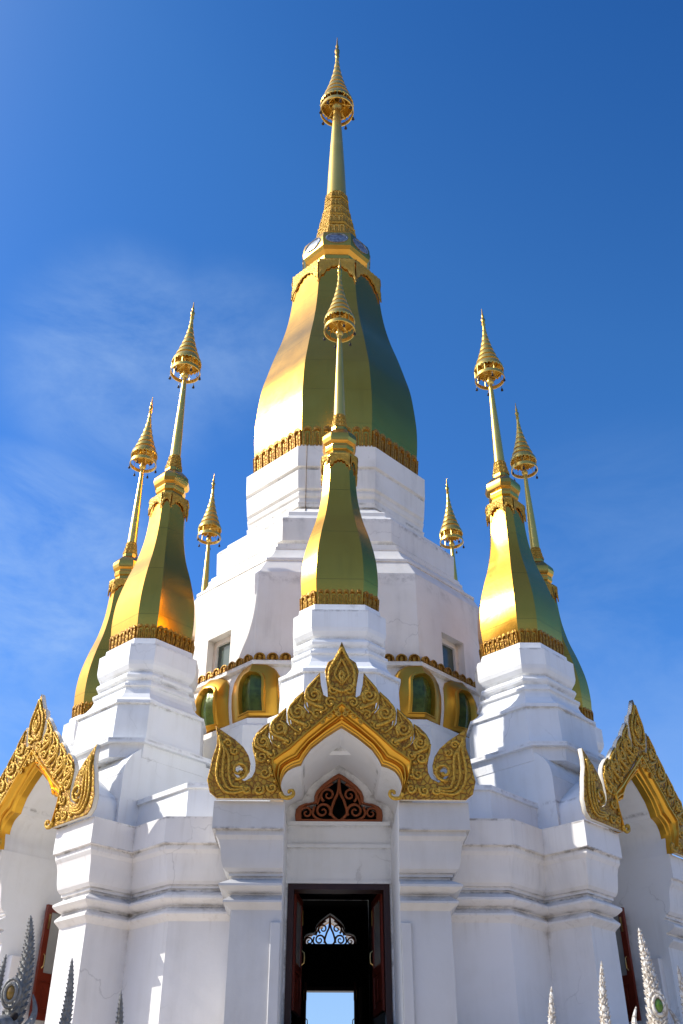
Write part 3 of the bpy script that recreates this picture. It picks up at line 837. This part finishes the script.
for c, ex, nrm in WIN:
    bm = new()
    fr = Matrix((( ex.x, nrm.x, 0, c.x - nrm.x * 0.20), (ex.y, nrm.y, 0, c.y - nrm.y * 0.20), (0, 0, 1, 0), (0, 0, 0, 1)))
    for x0, x1, z0, z1 in ((-0.357, -0.26, 9.665, 10.515), (0.26, 0.357, 9.665, 10.515), (-0.26, 0.26, 10.41, 10.515), (-0.26, 0.26, 9.665, 9.74)):
        box(bm, x0, x1, -0.05, 0.04, z0, z1)
    bm.transform(fr)
    w = build('window', csh(bm), M['white_drum'], central)
    bm = new(); box(bm, -0.26, 0.26, -0.03, -0.015, 9.74, 10.41); bm.transform(fr)
    build('pane', csh(bm), M['glass_window'], w)
STEP = [(3.15, 1.58, 11.56), (3.02, 1.44, 11.90), (3.04, 1.45, 11.905), (3.04, 1.45, 11.965), (2.97, 1.40, 12.0), (2.88, 1.33, 12.14), (2.82, 1.28, 12.30), (2.83, 1.285, 12.305), (2.83, 1.285, 12.36), (2.78, 1.25, 12.38),
        (2.78, 1.25, 12.47), (2.64, 1.15, 12.50), (2.62, 1.13, 12.57), (2.68, 1.16, 12.62), (2.71, 1.17, 13.17), (2.66, 1.15, 13.24), (2.54, 1.08, 13.30), (2.50, 1.06, 13.38), (2.50, 1.06, 13.47), (2.40, 1.02, 13.56),
        (2.30, .97, 13.62), (2.08, .87, 13.84), (2.00, .83, 13.90), (2.07, .86, 13.91), (2.10, .87, 14.02), (2.04, .85, 14.05), (2.04, .85, 14.16), (2.08, .86, 14.20), (2.10, .87, 14.27), (2.06, .855, 14.29), (2.06, .855, 14.36),
        (2.11, .88, 14.40), (2.15, .89, 14.88), (2.10, .87, 14.91), (2.10, .87, 14.96), (2.16, .90, 14.99), (2.18, .905, 15.55), (2.00, .83, 15.58), (2.00, .83, 15.73), (1.7, .7, 15.74)]
bm = new()
loft(bm, [oct_pts(*q) for q in STEP], False, True)
bmesh.ops.bevel(bm, geom=[e for e in bm.edges if len(e.link_faces) == 2 and e.calc_face_angle(0) > R(28)], offset=0.02, segments=1, affect='EDGES', clamp_overlap=True)
build('stepped_plinth', csh(bm), M['white_drum'], central, sharp=24)
bm = new()
tube(bm, [(-0.70, -(a + 0.02), z) for a, b, z in STEP if 13.6 < z < 15.6][::1], 0.009, 5)
build('lightning_cable', csh(bm), M['cable'], central, smooth=True)
# row of gold lobes over the niche band
bm = new()
petals(bm, oct_pts(3.20, 1.595, 9.56), oct_pts(3.20, 1.595, 9.71), (13, 10), 0.07, faces=(7, 0, 1, 2, 6))
build('lobe_trim', csh(bm), M['petal'], central, sharp=45)
# arched niches wrapped round the corners and standing at the middle of the diagonal faces
def niche(az, A, fold):
    """folded golden arch frame with a green mirror; centre line at azimuth az, distance A"""
    H, W = 1.06, 0.54
    base = 8.43
    c = Vector((math.sin(R(az)), -math.cos(R(az)), 0)); t = Vector((math.cos(R(az)), math.sin(R(az)), 0))
    def P(x, z, d):
        bul = 0.10 * math.sin(math.pi * min(max(z / H, 0), 1))
        return c * (A + d + bul - abs(x) * math.tan(R(fold))) + t * (x * math.cos(R(fold))) + Vector((0, 0, base + z))
    def ol(w, z0, h):
        L = [(-w, z0), (-w, z0 + (h - z0) * 0.28), (-w, z0 + (h - z0) * 0.5)]
        zc = h - w * 0.95
        for k in range(9):
            a = math.pi * (1 - k / 8); L.append((w * math.copysign(abs(math.cos(a)) ** 0.72, math.cos(a)) if k != 4 else 0.0, zc + (h - zc) * math.sin(a) ** 0.72))
        L += [(w, z0 + (h - z0) * 0.5), (w, z0 + (h - z0) * 0.28), (w, z0), (0.0, z0)]
        return L
    bm = new()
    loops = [(W, 0.0, H, -0.10), (W, 0.0, H, 0.06), (W * 0.95, 0.012, H - 0.025, 0.085), (W * 0.60, 0.06, H - 0.17, 0.10), (W * 0.57, 0.065, H - 0.18, 0.135), (W * 0.49, 0.08, H - 0.21, 0.135), (W * 0.44, 0.09, H - 0.23, 0.07), (W * 0.41, 0.095, H - 0.24, 0.020)]
    rings = [[P(x, z, d) for x, z in ol(w, z0, h)] for w, z0, h, d in loops]
    loft(bm, rings)
    f = build('arch_niche', csh(bm), M['gold_niche'], central, sharp=35)
    bm = new()
    w0, z0, h0 = W * 0.44, 0.09, H - 0.22
    rows = []
    zc = h0 - w0 * 0.95
    for i in range(13):
        z = z0 + (h0 - z0) * i / 12
        hw = w0 if z <= zc else w0 * max(0.0, 1 - ((z - zc) / (h0 - zc)) ** 2.78) ** 0.36
        rows.append([bm.verts.new(P(x, z, 0.03)) for x in (-hw - 1e-4, 0.0, hw + 1e-4)])
    for r0, r1 in zip(rows, rows[1:]):
        for j in (0, 1): bm.faces.new((r0[j], r0[j + 1], r1[j + 1], r1[j]))
    build('mirror_pane', csh(bm), M['mirror_green'], f)
va = math.degrees(math.atan2(1.57, 3.17))
vr = math.hypot(1.57, 3.17)
for s in (-1, 1):
    niche(s * va, vr - 0.0, 22.5)
    niche(s * (90 - va), vr - 0.0, 22.5)
    niche(s * 45, (3.17 + 1.57) * S2 + 0.07, 14)
# the great bell
ctrl = [(1.97, 15.72), (2.02, 16.2), (2.055, 16.8), (2.045, 17.4), (1.96, 18.35), (1.83, 19.0), (1.67, 19.7), (1.49, 20.4), (1.355, 21.1), (1.27, 21.8), (1.22, 22.5), (1.215, 23.02)]
pts, fn = bell_fn(ctrl, .415)
bm = new(); loft(bm, [oct_pts(a, a * .415, z) for a, z in pts], True, True)
bell = build('great_bell', csh(bm), M['gold'], central, sharp=25)
bm = new()
petals(bm, oct_pts(1.965, 1.965 * .415, 15.70), oct_pts(2.01, 2.01 * .415, 16.26), (7, 7), 0.06)
build('petal_band', csh(bm), M['petal'], bell, sharp=40)
bm = new()
collar(bm, lambda z: oct_pts(*(lambda q: (abs(q[0].y) * 1.012, abs(q[1].x) * 1.012))(fn(min(z, 23.01))), z), 23.04, 0.95, 0.28, 0.04, 7)
build('carved_collar', csh(bm), M['carved_line'], bell, sharp=40)
bm = new()
loft(bm, [oct_pts(a, a * .415, z) for a, z in ((1.20, 23.02), (1.05, 23.12), (.86, 23.2), (.80, 23.3), (.80, 23.42), (.87, 23.46), (.89, 23.56), (.80, 23.60), (.80, 23.68), (.92, 23.76), (.98, 23.86), (1.0, 24.0), (.99, 24.2),
                                            (.94, 24.38), (.84, 24.5), (.66, 24.58), (.62, 24.66))], True, True)
ring = build('mirrored_ring', csh(bm), M['gold_trim'], central, sharp=20)
for k in range(8):
    a = R(45 * k)
    bm = new()
    n = 14
    c = Vector((math.sin(a), -math.cos(a), 0)); t = Vector((math.cos(a), math.sin(a), 0))
    def Q(u, s, d): return c * (1.0 + d - 0.02) + t * (math.cos(u) * 0.30 * s) + Vector((0, 0, 24.1 + math.sin(u) * 0.155 * s))
    rr = [[Q(2 * math.pi * i / n, s, d) for i in range(n)] for s, d in ((1.12, -0.02), (1.12, 0.035), (1.0, 0.045), (0.95, 0.02), (0.6, 0.03))]
    loft(bm, rr, False, True)
    build('mirror_inlay', csh(bm), M['mirror_blue'], ring, sharp=40)
bm = new()
for a0, z0, z1 in ((.60, 24.64, 25.15), (.52, 25.15, 25.62), (.44, 25.62, 26.05), (.37, 26.05, 26.5), (.34, 26.5, 26.85)):
    h = z1 - z0
    loft(bm, [oct_pts(a, a * .415, z) for a, z in ((a0 * 1.06, z0), (a0 * 1.12, z0 + h * .10), (a0 * 1.04, z0 + h * .2), (a0 * .98, z0 + h * .3), (a0 * .90, z0 + h * .95), (a0 * .80, z0 + h))], True, True)
    petals(bm, oct_pts(a0 * 1.0, a0 * .415, z0 + h * .22), oct_pts(a0 * .93, a0 * .39, z0 + h * .85), (3, 3), 0.03)
build('leaf_tiers', csh(bm), M['carved_line'], central, sharp=28)
bm = new()
lathe(bm, [(.32, 26.85), (.31, 27.1), (.27, 28.2), (.215, 29.4), (.16, 30.5), (.12, 31.2), (.115, 31.35), (.17, 31.42), (.19, 31.52), (.14, 31.62), (.12, 31.75), (.07, 31.9), (.06, 34.4)], 20)
build('pole', csh(bm), M['gold_spire'], central, sharp=40)
umbrella(central, .56, 32.50 - TERR, 35.45 - TERR, 36.75 - TERR, 8, (32.12 - TERR, .575))

# ------------------------------------------------------------------ naga statues on the stair ends
def skin_body(name, chains, material, parent):
    """one continuous body grown from chains of (point, radius); all chains start at the first chain's points"""
    verts, edges, rad = [], [], []
    idx = {}
    def vid(p, r):
        key = tuple(round(c, 4) for c in p)
        if key not in idx: idx[key] = len(verts); verts.append(p); rad.append(r)
        return idx[key]
    for ch in chains:
        last = None
        for p, r in ch:
            i = vid(p, r)
            if last is not None and last != i: edges.append((last, i))
            last = i
    me = bpy.data.meshes.new(name); me.from_pydata(verts, edges, [])
    o = link(bpy.data.objects.new(name, me))
    md = o.modifiers.new('s', 'SKIN'); md.use_smooth_shade = True
    for i, r in enumerate(rad):
        me.skin_vertices[0].data[i].radius = (r, r)
        me.skin_vertices[0].data[i].use_root = (i == 0)
    sb = o.modifiers.new('u', 'SUBSURF'); sb.levels = 2; sb.render_levels = 2
    dg = bpy.context.evaluated_depsgraph_get()
    m2 = bpy.data.meshes.new_from_object(o.evaluated_get(dg))
    bpy.data.objects.remove(o); bpy.data.meshes.remove(me)
    m2.name = name; m2.materials.clear(); m2.materials.append(material)
    for p in m2.polygons: p.use_smooth = True
    return link(bpy.data.objects.new(name, m2), parent)

def crest(bm, base, tip, w, lean, n=30):
    """serrated tapering crest: curved spike with barbs along both edges"""
    base, tip = Vector(base), Vector(tip)
    pts = []
    for i in range(n + 1):
        t = i / n
        p = base.lerp(tip, t) + Vector((lean * math.sin(math.pi * t), 0.05 * math.sin(math.pi * t), 0))
        pts.append(p)
    tube(bm, pts, lambda t: w * (0.70 * (1 - t) ** 0.62 + 0.04), 8)
    for i in range(1, n):
        t = i / n
        r = w * (0.70 * (1 - t) ** 0.62 + 0.04)
        d = (pts[i + 1] - pts[i - 1]).normalized()
        for k in range(6):
            a = math.pi * k / 3 + (0.5 if i % 2 else 0)
            o = Vector((math.cos(a), math.sin(a), 0)); o = (o - d * o.dot(d)).normalized()
            s = d.cross(o)
            b = pts[i] + o * r * 0.8
            h = r * 0.55 + 0.006
            q = [bm.verts.new(x) for x in (b + s * r * 0.42 - d * r * 0.5, b - s * r * 0.42 - d * r * 0.5, b + d * r * 0.35, b + o * h * 0.75 + d * h * 0.55)]
            bm.faces.new((q[0], q[1], q[3])); bm.faces.new((q[1], q[2], q[3])); bm.faces.new((q[2], q[0], q[3])); bm.faces.new((q[0], q[2], q[1]))

def make_naga(name, x, y, z, label, material, gem, side, heads):
    root = empty(name, (x, y, z)); tag(root, label, 'naga statue')
    zc = z
    trunk = [((0, 1.4, 0.20), 0.24), ((0, 0.7, 0.30), 0.27), ((0, 0.18, 0.45), 0.30), ((0, 0.08, 0.85), 0.30), ((0, 0.05, 1.15), 0.26)]
    chains = [trunk]
    info = []
    for dx, ztip, big in heads:
        hz = ztip - z - (0.78 if big else 0.88)
        hx = dx
        neck = [((0, 0.05, 1.15), 0.26), ((dx * 0.55, 0.02, 1.15 + (hz - 1.15) * 0.45), 0.15), ((hx * 0.97, -0.02, hz - 0.10), 0.11), ((hx, -0.10, hz), 0.11), ((hx, -0.26, hz - 0.03), 0.075), ((hx, -0.38, hz - 0.02), 0.05)]
        chains.append(neck)
        info.append((hx, hz, ztip - z, big))
    body = skin_body('body', chains, material, root)
    for hx, hz, zt, big in info:
        bm = new()
        w = 0.100 if big else 0.078
        lean = 0.03 * (1 if hx >= 0 else -1)
        crest(bm, (hx, -0.02, hz - 0.02), (hx + (0.03 if hx > 0 else 0.0), 0.06, zt), w, lean)
        for s in (-1, 1):                     # ear-like side flames
            tube(bm, crom([(hx + s * 0.07, -0.05, hz - 0.08), (hx + s * 0.15, -0.02, hz + 0.02), (hx + s * 0.16, 0.02, hz + 0.12), (hx + s * 0.12, 0.05, hz + 0.22)], 4), lambda t: 0.042 * (1 - t) + 0.006, 6)
        build('crest', bm, material, root, sharp=30)
        for s in (-1, 1):
            bm = new()
            loft(bm, [[Vector((hx + s * 0.07, -0.17, hz + 0.05)) + Vector((math.cos(q) * r, -d, math.sin(q) * r)) for q in [2 * math.pi * i / 8 for i in range(8)]] for r, d in ((0.03, 0), (0.026, 0.015), (0.012, 0.024))], True, True)
            build('eye', bm, M['hole'], root, smooth=True)
        if not big: continue
        bm = new()                            # gem set in a ring on the brow
        n = 16
        s0 = 1.0 if big else 0.72
        rr = []
        for r, d in ((0.040, 0.0), (0.035, 0.012), (0.015, 0.02)):
            rr.append([Vector((hx + math.cos(2 * math.pi * i / n) * r * s0 * 0.8, -0.115 - d, hz + 0.21 + math.sin(2 * math.pi * i / n) * r * s0 * 1.25)) for i in range(n)])
        loft(bm, rr, True, True)
        build('brow_gem', bm, gem, root, smooth=True)
        bm = new()
        tube(bm, [(hx + math.cos(2 * math.pi * i / n) * 0.048 * s0 * 0.85, -0.12, hz + 0.21 + math.sin(2 * math.pi * i / n) * 0.048 * s0 * 1.3) for i in range(n)], 0.014 * s0, 6, True)
        tube(bm, [(hx + math.cos(2 * math.pi * i / n) * 0.075 * s0 * 0.85, -0.10, hz + 0.21 + math.sin(2 * math.pi * i / n) * 0.075 * s0 * 1.3) for i in range(n)], 0.012 * s0, 6, True)
        build('brow_ring', bm, material, root, smooth=True)
    return root
NZ = 1.05
make_naga('naga_statue', -2.55, -12.0, NZ, 'shaded many-headed naga statue with serrated crests at the bottom left', M['naga_shaded'], M['amber'], -1,
          [(0.0, 3.23, True), (0.34, 2.925, False), (0.74, 2.70, False), (-0.135, 2.95, False), (-0.56, 2.78, False)])
make_naga('naga_statue', 2.215, -12.0, NZ, 'sunlit white many-headed naga statue with serrated crests at the bottom right', M['naga_white'], M['green_gem'], 1,
          [(0.0, 3.16, True), (-0.33, 2.92, False), (-0.74, 2.74, False), (0.225, 2.89, False), (0.58, 2.72, False)])

# ------------------------------------------------------------------ terrace, stairs, ground
bm = new()
n = 48
loft(bm, [circ(9.2, GZ + 0.002, n), circ(9.2, TERR - 0.1, n), circ(9.3, TERR - 0.098, n), circ(9.3, TERR, n)], False, True)
tag(build('terrace', bm, M['tile']), kind='structure')
bm = new()
ns = 13
for i in range(ns):
    zt = TERR - (TERR - GZ) * (i + 1) / (ns + 1)
    y = -9.15 - 0.24 * i
    box(bm, -2.32, 1.98, y - 0.24, y - 0.0005 if i else y + 0.2, GZ, zt)
tag(build('stairs', bm, M['tile']), kind='structure')
for s, lab in ((-1, 'low white stair wall under the shaded naga statue on the left'), (1, 'low white stair wall under the white naga statue on the right')):
    xc = -2.55 if s < 0 else 2.215
    bm = new()
    L = [(-12.6, GZ), (-12.6, NZ - 0.003), (-11.2, NZ - 0.003), (-9.34, TERR + 0.25), (-9.34, GZ)]
    loft(bm, [[Vector((xc - 0.2, y, z)) for y, z in L], [Vector((xc + 0.2, y, z)) for y, z in L]], True, True)
    tag(build('stair_wall', bm, M['white']), lab, 'stair wall')
bm = new()
loft(bm, [circ(30, GZ + 0.001, 48)], False, False)
bm.free()
bm = new(); bm.faces.new([bm.verts.new(p) for p in circ(60, GZ + 0.0005, 64)])
bmesh.ops.translate(bm, verts=bm.verts[:], vec=(0, 0, 0.004))
tag(build('paving', bm, M['paving']), kind='structure')
bm = new(); bm.faces.new([bm.verts.new(p) for p in circ(4000, GZ, 64)])
tag(build('ground', bm, M['ground']), kind='structure')

# unseen rising ground added to cut low sky light, lower on the far side
bm = new()
n = 96
rows = []
for j, (rad, f) in enumerate(((330, 0.0), (420, 0.45), (520, 0.85), (640, 1.0), (900, 0.6))):
    row = []
    for k in range(n):
        a = 2 * math.pi * k / n
        front = 0.5 + 0.5 * math.cos(a)            # 1 behind the camera, 0 beyond the temple
        h = 12 + 150 * front ** 1.2
        h *= 0.85 + 0.12 * math.sin(5 * a + 1) + 0.08 * math.sin(11 * a) + 0.05 * math.sin(23 * a + j)
        row.append(Vector((rad * math.sin(a), -rad * math.cos(a), GZ + f * h)))
    rows.append(row)
loft(bm, rows)
tag(build('sky_blocker_hills', bm, M['hill_blocker'], smooth=True), kind='structure')

# ------------------------------------------------------------------ to metres, ground at z = 0
done = set()
for o in list(scene.objects):
    top = o.parent is None
    o.location = (o.location.x * K, o.location.y * K, ((o.location.z - GZ) if top and o.type == 'EMPTY' else o.location.z) * K)
    if o.type == 'MESH' and o.data.name not in done:
        done.add(o.data.name)
        if top: o.data.transform(Matrix.Scale(K, 4) @ Matrix.Translation((0, 0, -GZ)))
        else: o.data.transform(Matrix.Scale(K, 4))
        o.data.update()

# ------------------------------------------------------------------ camera
cd = bpy.data.cameras.new('camera'); cam = bpy.data.objects.new('camera', cd); col.objects.link(cam)
cd.sensor_fit = 'VERTICAL'; cd.sensor_height = 24.0; cd.sensor_width = 16.0
cd.lens = 965.14 / 1024 * 24.0
cd.clip_start = 0.1; cd.clip_end = 20000
cam.location = (-0.3127 * K, -19.998 * K, (1.6 - GZ) * K)
cam.rotation_euler = (R(90) + 0.5968, 0, -R(1.354))
scene.camera = cam

# ------------------------------------------------------------------ light and sky
SUN_AZ, SUN_EL = -89.0, 38.0
sd = bpy.data.lights.new('sun', 'SUN'); sun = bpy.data.objects.new('sun', sd); col.objects.link(sun)
sd.energy = 5.0; sd.angle = R(0.53); sd.color = (1.0, 0.955, 0.88)
d = Vector((math.sin(R(SUN_AZ)) * math.cos(R(SUN_EL)), -math.cos(R(SUN_AZ)) * math.cos(R(SUN_EL)), math.sin(R(SUN_EL))))
sun.rotation_euler = d.to_track_quat('Z', 'Y').to_euler()
sun.location = (0, 0, 60)

# direction, inner/outer falloff (cosines), amount
PATCHES = [((-0.204, 0.72, 0.663), 0.990, 1.0, 0.42), ((-0.10, 0.72, 0.685), 0.993, 1.0, 0.34), ((-0.285, 0.83, 0.484), 0.991, 1.0, 0.55), ((-0.291, 0.877, 0.383), 0.991, 1.0, 0.36),
           ((0.313, 0.847, 0.429), 0.97, 1.0, 0.16)]
w = bpy.data.worlds.new('World'); scene.world = w; w.use_nodes = True
nt = w.node_tree
bg = nt.nodes['Background']
sky = nt.nodes.new('ShaderNodeTexSky'); sky.sky_type = 'NISHITA'; sky.sun_disc = False
sky.sun_elevation = R(SUN_EL)
sky.sun_rotation = math.atan2(d.x, d.y)
sky.altitude = 300; sky.air_density = 1.0; sky.dust_density = 0.35; sky.ozone_density = 3.0
tc = nt.nodes.new('ShaderNodeTexCoord')
dirv = tc.outputs['Generated']
sep = nt.nodes.new('ShaderNodeSeparateXYZ'); nt.links.new(dirv, sep.inputs[0])
g0 = math_node(nt, 'ADD', math_node(nt, 'MULTIPLY', sep.outputs[0], -0.5), math_node(nt, 'MULTIPLY', sep.outputs[2], -1.2))
gr = ramp(nt, math_node(nt, 'ADD', g0, 1.4), [(0.08, (0.22, 0.68, 1.42)), (0.25, (0.36, 1.08, 1.88)), (0.45, (0.56, 1.36, 2.10)), (0.90, (0.66, 1.42, 2.35))])
tint = mix(nt, 1.0, sky.outputs[0], gr.outputs[0], 'MULTIPLY')
# thin wisps of cirrus: stretched noise inside soft patches of the sky
mp = nt.nodes.new('ShaderNodeMapping'); mp.inputs['Scale'].default_value = (1.5, 1.0, 3.4); mp.inputs['Rotation'].default_value = (0.15, 0.35, 0.2)
nt.links.new(dirv, mp.inputs['Vector'])
cn = noise(nt, mp.outputs['Vector'], 3.6, 12, 0.64)
cn.node.inputs['Distortion'].default_value = 0.35
cf = ramp(nt, cn, [(0.36, 0.0), (0.74, 1.0)]).outputs[0]
total = None
for (x, y, z), c0, c1, amt in PATCHES:
    dot = nt.nodes.new('ShaderNodeVectorMath'); dot.operation = 'DOT_PRODUCT'
    nt.links.new(dirv, dot.inputs[0]); dot.inputs[1].default_value = (x, y, z)
    mr = nt.nodes.new('ShaderNodeMapRange'); mr.interpolation_type = 'SMOOTHSTEP'
    nt.links.new(dot.outputs['Value'], mr.inputs['Value'])
    mr.inputs['From Min'].default_value = c0; mr.inputs['From Max'].default_value = c1
    q = math_node(nt, 'MULTIPLY', mr.outputs['Result'], amt)
    total = q if total is None else math_node(nt, 'MAXIMUM', total, q)
cl = math_node(nt, 'MULTIPLY', math_node(nt, 'ADD', cf, 0.10), total, True)
cc = mix(nt, cl, tint, (5.2, 7.2, 10.0))
# unseen haze added behind the camera to whiten the light on shaded sides
sth = nt.nodes.new('ShaderNodeVectorMath'); sth.operation = 'DOT_PRODUCT'
nt.links.new(dirv, sth.inputs[0]); sth.inputs[1].default_value = (-0.1, -0.85, 0.52)
mr2 = nt.nodes.new('ShaderNodeMapRange'); mr2.interpolation_type = 'SMOOTHSTEP'
nt.links.new(sth.outputs['Value'], mr2.inputs['Value'])
mr2.inputs['From Min'].default_value = 0.1; mr2.inputs['From Max'].default_value = 0.9
cc = mix(nt, math_node(nt, 'MULTIPLY', mr2.outputs['Result'], 0.11), cc, (6.2, 6.8, 7.6))
# pale haze low over the horizon
hz = ramp(nt, sep.outputs[2], [(0.02, 0.75), (0.16, 0.55), (0.42, 0.0)]).outputs[0]
cc = mix(nt, hz, cc, (4.6, 6.0, 7.8))
# bright aureole of the sun (well to the left of the picture)
dot = nt.nodes.new('ShaderNodeVectorMath'); dot.operation = 'DOT_PRODUCT'
nt.links.new(dirv, dot.inputs[0]); dot.inputs[1].default_value = tuple(d)
aur = math_node(nt, 'POWER', math_node(nt, 'MAXIMUM', dot.outputs['Value'], 0.0), 14.0)
cc = mix(nt, math_node(nt, 'MULTIPLY', aur, 1.0, True), cc, (34.0, 32.5, 29.5))
nt.links.new(cc, bg.inputs['Color'])
bg.inputs['Strength'].default_value = 0.10

scene.view_settings.view_transform = 'Standard'
scene.view_settings.look = 'None'
scene.view_settings.exposure = 0
scene.view_settings.gamma = 1
scene.cycles.max_bounces = 8
scene.cycles.use_denoising = True
